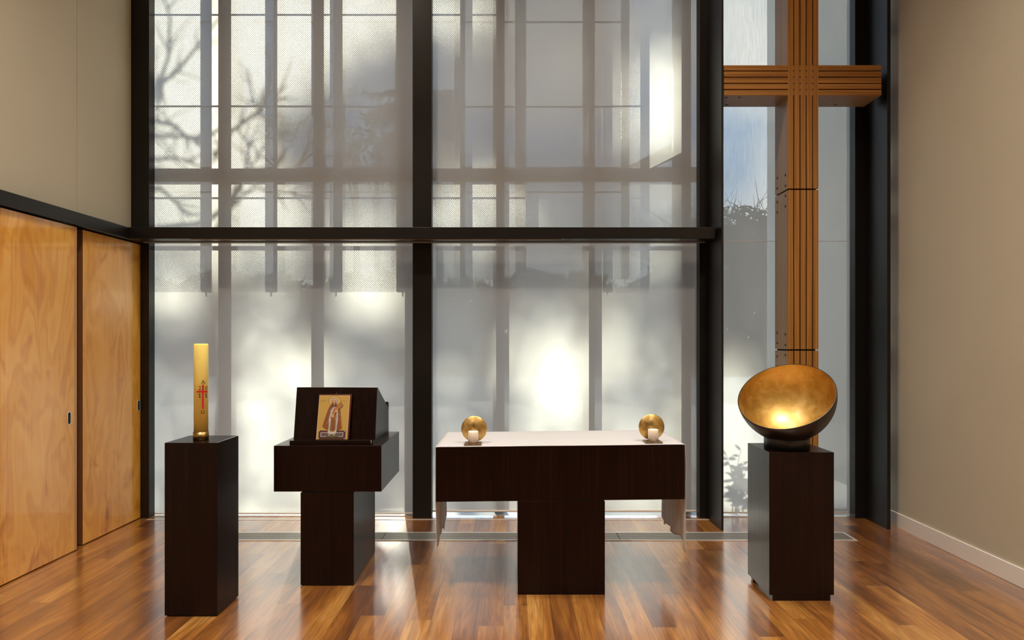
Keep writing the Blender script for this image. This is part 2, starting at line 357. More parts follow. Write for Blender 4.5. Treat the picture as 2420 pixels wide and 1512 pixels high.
sliding_door(2, -3.141, 0.037, 4.996, YP, M['ply2'], (327.5, 958), 'far honey coloured timber sliding door beside the window', False, True)

# ------------------------------------------------------------------ sun direction (needed for what shades the blinds)
AZ, EL = radians(11.0), radians(18.0)
SUN = np.array([-sin(AZ) * cos(EL), cos(AZ) * cos(EL), sin(EL)])
KX, KZ = SUN[0] / SUN[1], SUN[2] / SUN[1]
def shade(px, py, dY):                      # a point dY behind the blinds whose shadow falls on pixel (px, py)
    x, y, z = at(px, py, YBL); return (x + KX * dY, y + dY, z + KZ * dY)
def sx(px, dY): return ax(px, YBL) + KX * dY
def sz(py, dY): return az(py, YBL) + KZ * dY

# ------------------------------------------------------------------ windows
def window(n, x0, x1, label, mull, rails, zr=None):
    w = thing('window_%d' % n, label, 'window', ((x0 + x1) / 2, YG, 0), kind='structure')
    fr = MB(); t = 0.012
    fr.box(x0, x0 + t, YG - 0.02, YG + 0.04, 0, 5.35).box(x1 - t, x1, YG - 0.02, YG + 0.04, 0, 5.35)
    fr.box(x0, x1, YG - 0.02, YG + 0.04, -0.01, 0.006).box(x0, x1, YG - 0.02, YG + 0.04, 5.30, 5.35)
    fr.build('frame', M['steel_grey'], w)
    MB().box(x0 + t, x1 - t, YG, YG + 0.006, 0.006, 5.30).build('glass', M['glass'], w)
    for a, b in mull: MB().box(sx(a, 0.19), sx(b, 0.19), YG + 0.02, YG + 0.08, 0, 5.32).build('mullion', M['steel_grey'], w, bevel=0.003)
    for a, b in rails: MB().box(x0, x1, YG + 0.025, YG + 0.075, sz(b, 0.19), sz(a, 0.19)).build('rail', M['steel_grey'], w, bevel=0.003)
    return w
MUL_L = [(517, 545), (737, 764), (958, 985)]
MUL_R = [(1174, 1202), (1393, 1421), (1612, 1655)]
window(1, -3.23, -0.76, 'tall left window bay with its blind drawn down', MUL_L, [(400, 434), (583, 590)])
window(2, -0.75, 1.664, 'tall middle window bay behind the altar', MUL_R, [(400, 434), (583, 590)])
window(3, 1.673, 2.984, 'narrow tall window bay behind the cross', [], [])

# roller blinds
def blind(x0, x1, label, zb, seam=None, mat='scrim'):
    t = thing('roller_blind', label, 'blind', ((x0 + x1) / 2, YBL, 0.024), group='white roller blinds in the window bays')
    g = MB(); nx, nz = 24, 40; z0, z1 = zb + 0.012, 5.25
    v = []; f = []
    for j in range(nz + 1):
        for i in range(nx + 1):
            x = x0 + (x1 - x0) * i / nx; z = z0 + (z1 - z0) * j / nz
            v.append((x, YBL + 0.0015 * sin(x * 5 + z * 0.7), z))
    for j in range(nz):
        for i in range(nx): f.append((j * (nx + 1) + i, j * (nx + 1) + i + 1, (j + 1) * (nx + 1) + i + 1, (j + 1) * (nx + 1) + i))
    g.add(v, f, 0, True); g.build('fabric', M[mat], t)
    MB().box(x0, x1, YBL - 0.006, YBL + 0.006, zb, zb + 0.015).build('hem_bar', M['skirting'], t, bevel=0.003)
    MB().tube([(x0, YBL + 0.03, 5.29), (x1, YBL + 0.03, 5.29)], 0.03, 16).build('roller', M['alu'], t)
    if seam: MB().box(x0, x1, YBL - 0.003, YBL - 0.0015, seam - 0.002, seam + 0.002).build('seam', M['skirting'], t)
    return t
blind(-3.112, -0.71, 'white roller blind behind the lectern and yellow candle, leftmost bay', 0.006)
blind(-0.70, ax(1647, YBL), 'white roller blind behind the altar, middle bay', 0.028)
blind(1.690, ax(2014, YBL), 'narrow white roller blind behind the timber cross', 0.014, az(570, YBL), 'scrim_open')

# ------------------------------------------------------------------ outside
struct(box(-40, 60, 29.0, 140, -0.25, -0.04).build('ground', M['gravel']), 'gravel ground beyond the terrace outside the windows', 'ground')
struct(box(-30, 30, 6.12, 29.0, -0.25, -0.03).build('terrace', M['concrete']), 'pale paved terrace outside the windows', 'terrace')
struct(box(3.55, 3.75, 6.2, 9.5, -0.05, 6.5).build('wall_outside', M['render_wall']), 'grey rendered wall outside beyond the cross window', 'wall')

def sunscreen(x_a, x_b, panels, fins, label, shade_bar=None):
    D = 0.45
    t = thing('perforated_sunscreen', label, 'sunscreen', ((sx(x_a, D) + sx(x_b, D)) / 2, YBL + D, sz(690, D)), group='perforated sunscreens outside the windows')
    zb, zt = sz(690, D), 5.6
    for a, b in panels:
        MB().add([(sx(a, D), YBL + D, zb), (sx(b, D), YBL + D, zb), (sx(b, D), YBL + D, zt), (sx(a, D), YBL + D, zt)], [(0, 1, 2, 3)]).build('perforated_panel', M['perf'], t)
    for a, b in fins:
        fo = MB().box(sx(a, D), sx(b, D), YBL + D + 0.004, YBL + D + 0.05, zb + 0.012, zt).build('fin', M['steel_grey'], t, bevel=0.003)
        cx_ = (sx(a, D) + sx(b, D)) / 2
        MB().box(cx_ - 0.006, cx_ + 0.006, YBL + D + 0.02, YBL + D + 0.03, zb - 0.03, zb + 0.012).build('pin', M['alu'], fo)
    for y in (34, 250, 467):
        MB().box(sx(x_a, D), sx(x_b, D), YBL + D + 0.003, YBL + D + 0.012, sz(y + 2.5, D), sz(y - 1.5, D)).build('joint_rail', M['steel_grey'], t)
    if shade_bar:  # added bar; its shadow stands in for shading of a side return panel
        MB().add([(sx(a, D), YBL + D + q, sz(b, D)) for q in (0, 0.02) for a, b in shade_bar],
                 [(0, 1, 2, 3), (7, 6, 5, 4), (0, 4, 5, 1), (1, 5, 6, 2), (2, 6, 7, 3), (3, 7, 4, 0)]).build('shade_bar', M['steel_grey'], t)
    MB().box(sx(x_a, D), sx(x_b, D), YBL + D - 0.01, YBL + D + 0.06, zt, zt + 0.08).build('top_rail', M['steel_grey'], t)
    return t
sunscreen(330, 985, [(330, 497), (517, 985)], [(473, 498), (626, 653), (779, 807), (936, 965)], 'perforated metal sunscreen with upright fins outside the left window bay')
sunscreen(1012, 1533, [(1012, 1533)], [(1087, 1114), (1242, 1270), (1424, 1445), (1513, 1533)], 'perforated metal sunscreen with upright fins outside the middle bay',
          [(1533, 400), (1640, 345), (1640, 385), (1533, 432)])

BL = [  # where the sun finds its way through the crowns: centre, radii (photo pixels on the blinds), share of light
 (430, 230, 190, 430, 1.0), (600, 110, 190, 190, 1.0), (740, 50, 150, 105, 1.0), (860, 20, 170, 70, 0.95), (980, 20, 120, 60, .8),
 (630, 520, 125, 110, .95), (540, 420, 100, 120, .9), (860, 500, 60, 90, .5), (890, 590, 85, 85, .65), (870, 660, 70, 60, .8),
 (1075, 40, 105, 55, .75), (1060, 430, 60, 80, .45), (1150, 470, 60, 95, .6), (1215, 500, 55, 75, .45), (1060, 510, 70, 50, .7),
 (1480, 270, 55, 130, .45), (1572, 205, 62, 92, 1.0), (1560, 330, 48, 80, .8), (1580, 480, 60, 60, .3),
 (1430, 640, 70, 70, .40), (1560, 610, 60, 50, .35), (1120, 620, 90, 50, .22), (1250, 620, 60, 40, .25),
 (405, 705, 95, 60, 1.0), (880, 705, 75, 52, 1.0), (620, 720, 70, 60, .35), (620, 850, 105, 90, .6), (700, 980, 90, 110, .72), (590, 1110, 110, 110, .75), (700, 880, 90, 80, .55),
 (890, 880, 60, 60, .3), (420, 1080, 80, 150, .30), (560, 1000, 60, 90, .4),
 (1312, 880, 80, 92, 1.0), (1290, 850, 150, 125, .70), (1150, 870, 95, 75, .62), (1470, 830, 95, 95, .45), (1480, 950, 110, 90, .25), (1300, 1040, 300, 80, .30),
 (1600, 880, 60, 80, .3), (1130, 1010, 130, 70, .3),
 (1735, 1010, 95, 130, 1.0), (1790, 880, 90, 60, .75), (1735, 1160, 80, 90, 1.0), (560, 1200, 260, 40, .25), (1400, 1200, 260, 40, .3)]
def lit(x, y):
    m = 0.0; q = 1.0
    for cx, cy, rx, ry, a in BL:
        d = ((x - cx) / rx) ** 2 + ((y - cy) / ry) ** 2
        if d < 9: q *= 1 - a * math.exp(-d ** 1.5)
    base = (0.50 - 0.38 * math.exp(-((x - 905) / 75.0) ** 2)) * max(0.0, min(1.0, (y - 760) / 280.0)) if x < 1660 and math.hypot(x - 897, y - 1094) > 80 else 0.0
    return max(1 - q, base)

def leaf_quads(centres, lo, hi, aspect=1.5):
    n = len(centres); C = np.asarray(centres)
    a = rng.normal(size=(n, 3)); a /= np.linalg.norm(a, axis=1)[:, None]
    b = np.cross(a, rng.normal(size=(n, 3))); b /= np.linalg.norm(b, axis=1)[:, None]
    w = rng.uniform(lo, hi, n)[:, None]
    V = np.stack([C - a * w * aspect, C + b * w * 0.6, C + a * w * aspect, C - b * w * 0.6], 1).reshape(-1, 3)
    Fc = [(4 * i, 4 * i + 1, 4 * i + 2, 4 * i + 3) for i in range(n)]
    return V.tolist(), Fc

def tree(name, label, base, limbs, pts, lo, hi, group):
    t = thing(name, label, 'tree', base, group)
    tr = MB()
    for pl, rd in limbs: tr.tube(pl, rd, 8)
    tr.build('trunk', M['bark'], t)
    if len(pts):
        v, f = leaf_quads(pts, lo, hi); MB().add(v, f).build('foliage', M['leaf'], t)
    return t
# five crowns 38 m out that break up the low sun
cols = [(300, 700), (700, 985), (985, 1260), (1260, 1640), (1640, 2080)]
names = ['tall leafy tree far outside the left half of the left bay', 'tall leafy tree far outside behind the lectern', 'tall leafy tree far outside behind the left end of the altar',
         'tall leafy tree far outside behind the right end of the altar', 'tall leafy tree far outside the cross window']
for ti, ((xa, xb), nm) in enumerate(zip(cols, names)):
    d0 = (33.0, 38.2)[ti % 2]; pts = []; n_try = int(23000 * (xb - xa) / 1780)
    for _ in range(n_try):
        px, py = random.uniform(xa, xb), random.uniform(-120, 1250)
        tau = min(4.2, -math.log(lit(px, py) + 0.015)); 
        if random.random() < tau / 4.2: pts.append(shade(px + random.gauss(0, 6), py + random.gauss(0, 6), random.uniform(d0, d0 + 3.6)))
    xm = (xa + xb) / 2; bx = sx(xm, d0 + 1.8); by = YBL + d0 + 1.8
    limbs = [([(bx, by, -0.06), (bx + 0.1, by, 6.0), (bx, by, 13.2)], [0.28, 0.22, 0.12])]
    for k in range(5):
        s_ = random.uniform(-1, 1); limbs.append(([(bx, by, 9 + k * 0.8), (bx + s_ * 0.5, by + random.uniform(-.7, .7), 11 + k * 0.7), (bx + s_ * 0.9, by + random.uniform(-1.3, 1.3), 12.6 + 0.2 * k)], [0.09, 0.06, 0.03]))
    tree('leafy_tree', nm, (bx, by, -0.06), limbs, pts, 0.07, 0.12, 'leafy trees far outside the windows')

# bare tree close to the left bay
def bare_tree():
    D = 5.2; tx = sx(262, D); ty = YBL + D
    limbs = [([(tx - 0.25, ty, -0.03), (tx - 0.15, ty, 2.2), (tx, ty, 3.9), (tx + 0.05, ty, 5.6), (tx - 0.1, ty, 7.4)], [0.12, 0.10, 0.08, 0.06, 0.03])]
    q = [[(262, 420), (361, 222), (382, 180), (398, 135), (402, 41), (380, -30)], [(262, 330), (365, 209), (419, 168), (468, 107), (520, 40)],
         [(262, 300), (353, 283), (410, 295), (447, 328), (468, 328), (520, 372)], [(262, 340), (353, 320), (468, 324), (540, 300)], [(262, 430), (357, 377), (419, 373), (472, 393)],
         [(262, 480), (378, 443), (419, 483), (443, 512)], [(262, 560), (402, 533), (464, 529), (497, 516), (546, 480), (570, 443), (587, 369), (587, 340), (562, 307)],
         [(570, 430), (595, 393), (625, 340)], [(546, 310), (616, 262), (628, 246), (680, 200)], [(546, 490), (600, 440), (656, 455), (693, 459), (730, 475)], [(808, 328), (874, 369), (923, 389)],
         [(385, 190), (372, 250), (362, 330)], [(690, 330), (640, 300), (600, 240), (590, 180)]]
    r_ = random.Random(5)
    for i, pl in enumerate(q):
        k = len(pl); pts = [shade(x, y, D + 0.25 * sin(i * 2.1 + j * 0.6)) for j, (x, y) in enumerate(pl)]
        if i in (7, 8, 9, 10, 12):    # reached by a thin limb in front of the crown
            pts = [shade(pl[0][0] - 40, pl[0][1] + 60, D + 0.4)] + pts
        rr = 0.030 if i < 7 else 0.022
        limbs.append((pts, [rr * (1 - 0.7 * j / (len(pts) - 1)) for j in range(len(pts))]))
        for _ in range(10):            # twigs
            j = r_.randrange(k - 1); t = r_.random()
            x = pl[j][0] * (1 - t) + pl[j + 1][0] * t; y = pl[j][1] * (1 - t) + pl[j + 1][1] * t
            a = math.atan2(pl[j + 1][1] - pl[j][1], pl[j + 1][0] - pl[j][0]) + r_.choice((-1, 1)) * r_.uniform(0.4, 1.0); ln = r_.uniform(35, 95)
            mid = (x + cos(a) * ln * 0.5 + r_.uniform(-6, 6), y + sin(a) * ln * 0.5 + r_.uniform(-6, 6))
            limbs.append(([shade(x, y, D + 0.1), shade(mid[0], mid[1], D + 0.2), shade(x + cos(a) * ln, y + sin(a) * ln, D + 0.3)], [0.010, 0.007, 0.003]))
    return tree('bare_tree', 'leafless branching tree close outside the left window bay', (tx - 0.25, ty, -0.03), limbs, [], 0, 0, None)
bare_tree()

# trees seen low on the horizon through the cross window, hedge along the lawn
def dome_pts(c, rad, n):
    p = rng.normal(size=(n, 3)); p /= np.linalg.norm(p, axis=1)[:, None]; p *= (rng.uniform(0.25, 1, (n, 1)) ** 0.5)
    return (p * np.array(rad) + np.array(c)).tolist()
for i, (px, Y, hz, rad) in enumerate([(1735, 40, 5.4, (4.4, 3, 4.0)), (1860, 47, 5.2, (4.2, 3, 4.0)), (1640, 58, 6.8, (4.0, 3, 5.0))]):
    bx = ax(px, Y)
    lb = [([(bx, Y, -0.06), (bx + 0.1, Y, 3.0), (bx, Y, hz + 2)], [0.3, 0.2, 0.06])]
    for k in range(170):
        a = random.uniform(0, 2 * pi); el_ = random.uniform(0.35, 1.35); d = np.array([cos(a) * cos(el_), sin(a) * cos(el_), sin(el_)])
        p0 = np.array([bx, Y, hz]) + d * np.array(rad) * 0.8; ln = random.uniform(0.8, 2.4); g = np.array([random.gauss(0, .5), random.gauss(0, .5), random.gauss(0.1, .3)])
        lb.append(([tuple(p0), tuple(p0 + (d + g * 0.4) * ln * 0.5), tuple(p0 + (d + g) * ln)], [0.03, 0.02, 0.008]))
    tree('round_tree', ['round dark tree far outside behind the cross', 'round dark tree far outside right of the cross', 'round dark tree far outside left of the cross'][i],
         (bx, Y, -0.06), lb, dome_pts((bx, Y, hz), rad, 7500), 0.12, 0.22, 'round trees on the horizon')
hz_ = rng.uniform(-0.05, 1, 30000); hx_ = rng.uniform(-26, 22, 30000); hp = np.stack([hx_, rng.uniform(29.4, 31.0, 30000), hz_ * (4.3 + 0.25 * np.sin(hx_ * 0.9) + 0.2 * np.sin(hx_ * 2.3))], 1).tolist()
v, f = leaf_quads(hp, 0.14, 0.24)
tag(MB().add(v, f).build('hedge', M['leaf'], origin=(0, 31, 0)), 'long dark hedge along the far edge of the lawn', 'hedge', kind='stuff')

# leafy shrub close outside the cross window
def shrub():
    D = 1.6; t = thing('shrub', 'low shrub with long leaves just outside the cross window', 'shrub', (sx(1745, D), YBL + D, -0.03))
    st = MB(); lf = MB(); r_ = random.Random(9)
    for k in range(9):
        x0 = r_.uniform(1722, 1775); ph = r_.uniform(-0.5, 0.5); hgt = r_.uniform(70, 165)
        b0 = np.array(shade(x0, 1205, D)); b0[2] = -0.03
        pl = [(x0 + ph * s_ * s_ * 70, 1215 - hgt * s_) for s_ in (0, 0.35, 0.7, 1.0)]
        pts = [tuple(b0)] + [shade(x, y, D + r_.uniform(-0.05, 0.05)) for x, y in pl]
        st.tube(pts, [0.006, 0.006, 0.005, 0.004, 0.002], 6)
        for m in range(12):
            s_ = r_.uniform(0.2, 1.0); x = x0 + ph * s_ * s_ * 70; y = 1215 - hgt * s_
            a = -pi / 2 + r_.choice((-1, 1)) * r_.uniform(0.5, 1.7); ln = r_.uniform(18, 38); w = r_.uniform(3.2, 5.4); q = r_.uniform(-0.1, 0.1)
            nx_, ny_ = -sin(a), cos(a)
            pp = [(x, y), (x + cos(a) * ln * .3 + nx_ * w, y + sin(a) * ln * .3 + ny_ * w), (x + cos(a) * ln * .65 + nx_ * w * .8, y + sin(a) * ln * .65 + ny_ * w * .8 + 2),
                  (x + cos(a) * ln, y + sin(a) * ln + 5), (x + cos(a) * ln * .65 - nx_ * w * .8, y + sin(a) * ln * .65 - ny_ * w * .8 + 2), (x + cos(a) * ln * .3 - nx_ * w, y + sin(a) * ln * .3 - ny_ * w)]
            lf.add([shade(u, v_, D + q + 0.02 * (i % 3)) for i, (u, v_) in enumerate(pp)], [(0, 1, 2, 3, 4, 5)])
    st.build('stems', M['bark'], t); lf.build('foliage', M['leaf'], t)
shrub()

# ------------------------------------------------------------------ floor grille
def grille():
    y0, y1, x0, x1 = 5.118, 5.340, -2.36, 2.592
    t = thing('floor_grille', 'long linear metal air grille let into the floor before the windows', 'grille', ((x0 + x1) / 2, (y0 + y1) / 2, 0))
    fr = MB(); w = 0.016
    fr.box(x0, x1, y0, y0 + w, 0.0002, 0.0045).box(x0, x1, y1 - w, y1, 0.0002, 0.0045).box(x0, x0 + w, y0 + w, y1 - w, 0.0002, 0.0045).box(x1 - w, x1, y0 + w, y1 - w, 0.0002, 0.0045)
    fr.build('frame', M['alu'], t)
    MB().box(x0 + w, x1 - w, y0 + w, y1 - w, 0.0002, 0.0008).build('recess', M['void'], t)
    js = [x0 + w, ax(907, 5.23), ax(1461, 5.23), x1 - w]
    for a, b in zip(js[:-1], js[1:]):
        s_ = MB(); n = 9; p = (y1 - y0 - 2 * w) / n
        for k in range(n): s_.box(a + 0.003, b - 0.003, y0 + w + p * k + 0.004, y0 + w + p * (k + 1) - 0.004, 0.0008, 0.0038)
        s_.build('slats', M['alu_dark'], t)
grille()

# ------------------------------------------------------------------ candle plinth and Easter candle
t = thing('candle_plinth', 'slim dark timber plinth carrying the tall yellow candle', 'plinth', (-1.746, 3.856, 0))
MB().box(-1.889, -1.603, 3.711, 4.002, 0.006, 0.945).build('body', M['wenge'], t, bevel=0.0015)
MB().box(-1.880, -1.612, 3.720, 3.993, 0.0, 0.006).build('base', M['void'], t)
CC = (ax(475.2, 3.83), 3.83, 0.945); CR = 0.0378; ZT = az(812, 3.83)
t = thing('paschal_candle', 'tall yellow candle with red cross and black lettering', 'candle', CC)
MB().lathe([(0.0, 0.02), (CR, 0.02), (CR, ZT - CC[2] - 0.006), (CR - 0.002, ZT - CC[2] - 0.0015), (CR - 0.006, ZT - CC[2]), (0.012, ZT - CC[2] - 0.003), (0.0, ZT - CC[2] - 0.004)], CC, 64).build('wax', M['wax_yellow'], t)
MB().tube([(CC[0], CC[1], ZT - 0.005), (CC[0] + 0.001, CC[1], ZT + 0.0015)], 0.0015, 6).build('wick', M['wick'], t)
MB().lathe([(0.0, 0.0), (CR + 0.0035, 0.0), (CR + 0.0035, 0.046), (CR + 0.0005, 0.046), (CR + 0.0005, 0.012), (0, 0.012)], CC, 64).build('brass_cup', M['brass'], t)
VW = CC[1]
def wrap(px, py, lift):                      # photo pixel -> the curved front of the candle
    r = CR + lift; lo, hi = -1.1, 1.93
    for _ in range(40):
        a = (lo + hi) / 2
        if CX + F * (CC[0] + r * sin(a)) / (CC[1] - r * cos(a)) < px: lo = a
        else: hi = a
    return (CC[0] + r * sin(a), CC[1] - r * cos(a), az(py, VW - CR * cos(a)))
def cross_patch(mb, x0, x1, y0, y1, lift=0.0006, n=8):
    v = []; f = []
    for i in range(n + 1):
        x = x0 + (x1 - x0) * i / n; v += [wrap(x, y0, lift), wrap(x, y1, lift)]
    for i in range(n): f.append((2 * i, 2 * i + 1, 2 * i + 3, 2 * i + 2))
    mb.add(v, f)
mb = MB(); cross_patch(mb, 477.3, 482.0, 909, 966); cross_patch(mb, 464.8, 490.3, 923, 927.6, 0.0008); mb.build('cross_mark', M['red'], t)
def glyph(ch, cx, cy, h, width=None):
    cu = bpy.data.curves.new('g', 'FONT'); cu.body = ch; cu.resolution_u = 6
    o = bpy.data.objects.new('g', cu); COL.objects.link(o)
    bpy.context.view_layer.update()
    me = bpy.data.meshes.new_from_object(o.evaluated_get(bpy.context.evaluated_depsgraph_get()))
    vs = [(p.co.x, p.co.y) for p in me.vertices]; fs = [tuple(p.vertices) for p in me.polygons]
    bpy.data.objects.remove(o); bpy.data.curves.remove(cu); bpy.data.meshes.remove(me)
    xs = [a for a, b in vs]; ys = [b for a, b in vs]; s_ = h / (max(ys) - min(ys)); mx = (max(xs) + min(xs)) / 2; my = (max(ys) + min(ys)) / 2
    sxx = s_ if width is None else width / (max(xs) - min(xs))
    return [(cx + (a - mx) * sxx, cy - (b - my) * s_) for a, b in vs], fs
for ch, cx_, cy_, h_, w_ in (('A', 480.3, 901.7, 7.6, 7.6), ('2', 472.2, 916.6, 9.2, 5.4), ('0', 487.4, 916.6, 9.0, 4.6), ('Ω', 479.3, 973.4, 8.2, 8.6)):
    ink = MB(); vs, fs = glyph(ch, cx_, cy_, h_, w_); ink.add([wrap(x, y, 0.0006) for x, y in vs], fs)
    if ch == 'A':
        for x0, x1, y in ((475.6, 478.9, 905.2), (481.6, 485.2, 905.2)): cross_patch(ink, x0, x1, y, y + 1.1, 0.0007, 2)     # feet of the A
    ink.build('letter', M['black'], t)
for cx_ in (472.0, 487.3):                   # the two ones, with foot and flag serifs
    ink = MB(); cross_patch(ink, cx_ - 0.9, cx_ + 0.9, 930, 938.6, 0.0006, 2); cross_patch(ink, cx_ - 2.2, cx_ + 2.2, 938.0, 939.4, 0.0007, 3); cross_patch(ink, cx_ - 2.2, cx_ + 0.2, 930.6, 932.4, 0.0007, 2)
    ink.build('letter', M['black'], t)


# ------------------------------------------------------------------ lectern with icon
LX0, LX1, LY0, LY1 = -1.459, -0.800, 4.180, 4.838
t = thing('lectern', 'dark timber lectern with a slanted reading desk on a square block', 'lectern', (-1.13, 4.5, 0))
MB().box(-1.295, -0.969, LY0, 4.829, 0.004, 0.570).build('column', M['wenge'], t, bevel=0.0015)
MB().box(-1.286, -0.978, LY0 + 0.01, 4.82, 0.0, 0.004).build('base', M['void'], t)
MB().box(-1.288, -0.976, LY0 + 0.006, 4.82, 0.570, 0.576).build('neck', M['void'], t)
MB().box(LX0, LX1, LY0, LY1, 0.576, 0.857).build('block', M['wenge'], t, bevel=0.0015)
DX0, DX1 = -1.390, -0.870
MB().prism_x([(4.340, 0.857), (4.410, 1.199), (4.422, 1.199), (4.815, 1.025), (4.815, 0.857)], DX0, DX1).build('reading_desk', M['wenge'], t, bevel=0.0015)
MB().prism_x([(4.790, 1.034), (4.792, 1.072), (4.822, 1.064), (4.822, 1.018)], DX0 + 0.03, DX1).build('book_stop', M['wenge'], t, bevel=0.001)
lg = MB().box(-1.377, -0.863, 4.225, 4.345, 0.857, 0.872).box(-1.377, -0.863, 4.225, 4.234, 0.872, 0.882).build('ledge', M['wenge_h'], t, bevel=0.001)
MB().tube([(-0.871, 4.2215, 0.860), (-0.871, 4.2215, 0.884)], 0.0012, 6).build('pin', M['chrome'], lg)

def icon():
    by = np.array([0, 4.337, 0.8722]); up = np.array([0.008, 0.070, 0.342]); up /= np.linalg.norm(up)
    fr = np.array([0, -up[2], up[1]]); fr /= np.linalg.norm(fr); ri = np.array([1.0, 0, 0.0])
    x0 = ax(748.5, 4.33); W_, H_ = 0.1975, 0.282
    org = np.array([x0, 4.325, 0.8724])
    t = thing('icon_panel', 'gilded painted icon of a robed bearded saint leaning on the lectern', 'icon', tuple(org + ri * W_ / 2))
    def P(u, v, d): return tuple(org + ri * (u * W_) + up * (v * H_) + fr * d)
    b = MB(); w = 0.0
    cs = [(-0.012, -0.0), (1.045, -0.0), (1.045, 1.025), (-0.012, 1.025)]
    b.add([P(u, v_, 0.0) for u, v_ in cs] + [P(u, v_, 0.012) for u, v_ in cs], [(0, 3, 2, 1), (4, 5, 6, 7), (0, 1, 5, 4), (1, 2, 6, 5), (2, 3, 7, 6), (3, 0, 4, 7)])
    b.build('board', principled('red brown board', (0.075, 0.016, 0.010), 0.4), t, bevel=0.0008)
    ms = [principled('icon ' + n, c, r, m_) for n, c, r, m_ in (
        ('edge', (0.62, 0.42, 0.23), 0.5, 0), ('ground', (0.50, 0.335, 0.09), 0.5, 0.2), ('halo', (0.62, 0.42, 0.12), 0.5, 0.2), ('line', (0.05, 0.022, 0.012), 0.6, 0),
        ('cape', (0.24, 0.065, 0.008), 0.6, 0), ('white', (0.52, 0.48, 0.48), 0.6, 0), ('stole', (0.33, 0.12, 0.02), 0.6, 0), ('hood', (0.42, 0.36, 0.40), 0.6, 0),
        ('skin', (0.55, 0.32, 0.15), 0.6, 0), ('beard', (0.13, 0.055, 0.025), 0.7, 0), ('scroll', (0.42, 0.18, 0.055), 0.6, 0), ('plinth', (0.07, 0.014, 0.010), 0.6, 0),
        ('panel', (0.13, 0.075, 0.10), 0.6, 0), ('moss', (0.10, 0.105, 0.06), 0.7, 0), ('dot', (0.62, 0.25, 0.05), 0.6, 0))]
    p = MB(); lay = [0.0123]
    def uv(x, y): 
        xl = 400 - 80 * (y - 240) / 1070.0; return ((x - xl) / 722.0, 1 - (y - 240) / 1070.0)
    def poly(pts, mi, step=True):
        if step: lay[0] += 0.00012
        p.add([P(*uv(x, y), lay[0]) for x, y in pts], [tuple(range(len(pts)))], mi)
    def disc(cx, cy, rx, ry, mi, n=28, step=True): poly([(cx + rx * cos(2 * pi * k / n), cy - ry * sin(2 * pi * k / n)) for k in range(n)], mi, step)
    def line(pts, w, mi, step=True):
        if step: lay[0] += 0.00008
        for (a, b_), (c, d) in zip(pts[:-1], pts[1:]):
            l_ = math.hypot(c - a, d - b_) + 1e-6; nx_, ny_ = -(d - b_) / l_ * w / 2, (c - a) / l_ * w / 2
            p.add([P(*uv(q, r), lay[0]) for q, r in ((a + nx_, b_ + ny_), (c + nx_, d + ny_), (c - nx_, d - ny_), (a - nx_, b_ - ny_))], [(0, 1, 2, 3)], mi)
    poly([(402, 242), (1116, 242), (1040, 1306), (322, 1306)], 0)
    poly([(412, 256), (1098, 256), (1022, 1300), (342, 1300)], 1)
    disc(753, 392, 138, 134, 3); disc(753, 392, 131, 127, 2)
    cape = [(672, 470), (630, 540), (575, 680), (520, 850), (478, 990), (492, 1022), (590, 1072), (700, 1085), (820, 1088), (905, 1050), (918, 1025), (905, 880), (885, 640), (860, 540), (810, 470)]
    poly(cape, 4); line(cape + cape[:1], 9, 3)
    for k in range(26):
        y = 600 + (k * 67 % 430); s_ = -1 if k % 2 else 1
        xc = (735 - 0.50 * (y - 470) + 40) if s_ < 0 else (830 + 0.12 * (y - 470))
        disc(xc + (k * 13 % 30), y, 8, 8, 14, 8, k == 0)
    robe = [(735, 500), (690, 560), (650, 620), (625, 740), (612, 830), (604, 1000), (590, 1148), (640, 1172), (700, 1178), (780, 1165), (800, 1080), (815, 950), (832, 850), (838, 700), (840, 600), (800, 520)]
    poly(robe, 5); line(robe + robe[:1], 7, 3)
    st = [(742, 560), (700, 740), (672, 840), (655, 980), (640, 1112), (752, 1122), (766, 960), (778, 800), (800, 600)]
    poly(st, 6); line(st + st[:1], 8, 3)
    for k in range(11): line([(668 + 12 * (10 - k) / 10, 830 + 26 * k), (752 + 12 * (10 - k) / 10, 834 + 26 * k)], 10, 3, k == 0)
    line([(650, 640), (640, 760), (680, 830)], 8, 3); line([(700, 560), (660, 690)], 7, 3); line([(808, 700), (790, 900), (770, 1120)], 7, 3); line([(628, 880), (618, 1140)], 7, 3)
    disc(752, 385, 74, 78, 3); disc(752, 385, 68, 72, 7)
    disc(745, 398, 40, 52, 8); line([(705, 385), (735, 378)], 9, 3); line([(757, 378), (790, 385)], 9, 3)
    disc(724, 398, 7, 6, 3, 10); disc(768, 398, 7, 6, 3, 10, False)
    poly([(690, 420), (722, 418), (745, 432), (770, 418), (802, 420), (798, 470), (772, 508), (735, 526), (700, 506), (686, 465)], 9)
    poly([(728, 440), (745, 432), (762, 440), (745, 490)], 8)
    sc = [(700, 705), (730, 600), (770, 540), (870, 430), (905, 425), (950, 485), (930, 520), (845, 590), (795, 640), (742, 735)]
    poly(sc, 10); line(sc + sc[:1], 9, 3)
    for k in range(4): line([(800 + 30 * k, 520 - 26 * k), (845 + 30 * k, 570 - 26 * k)], 6, 3, k == 0)
    disc(705, 745, 38, 40, 8); line([(670, 745), (700, 790), (735, 770)], 6, 3); disc(808, 625, 34, 34, 8)
    poly([(392, 1092), (1006, 1092), (992, 1290), (378, 1290)], 11)
    poly([(432, 1132), (958, 1132), (946, 1244), (420, 1244)], 5); poly([(446, 1144), (944, 1144), (932, 1232), (434, 1232)], 12)
    for x, y in ((400, 1098), (984, 1106), (384, 1276), (972, 1282)): disc(x, y, 12, 12, 5, 10)
    poly([(560, 1200), (620, 1160), (700, 1176), (790, 1150), (860, 1180), (840, 1240), (700, 1258), (560, 1244)], 13)
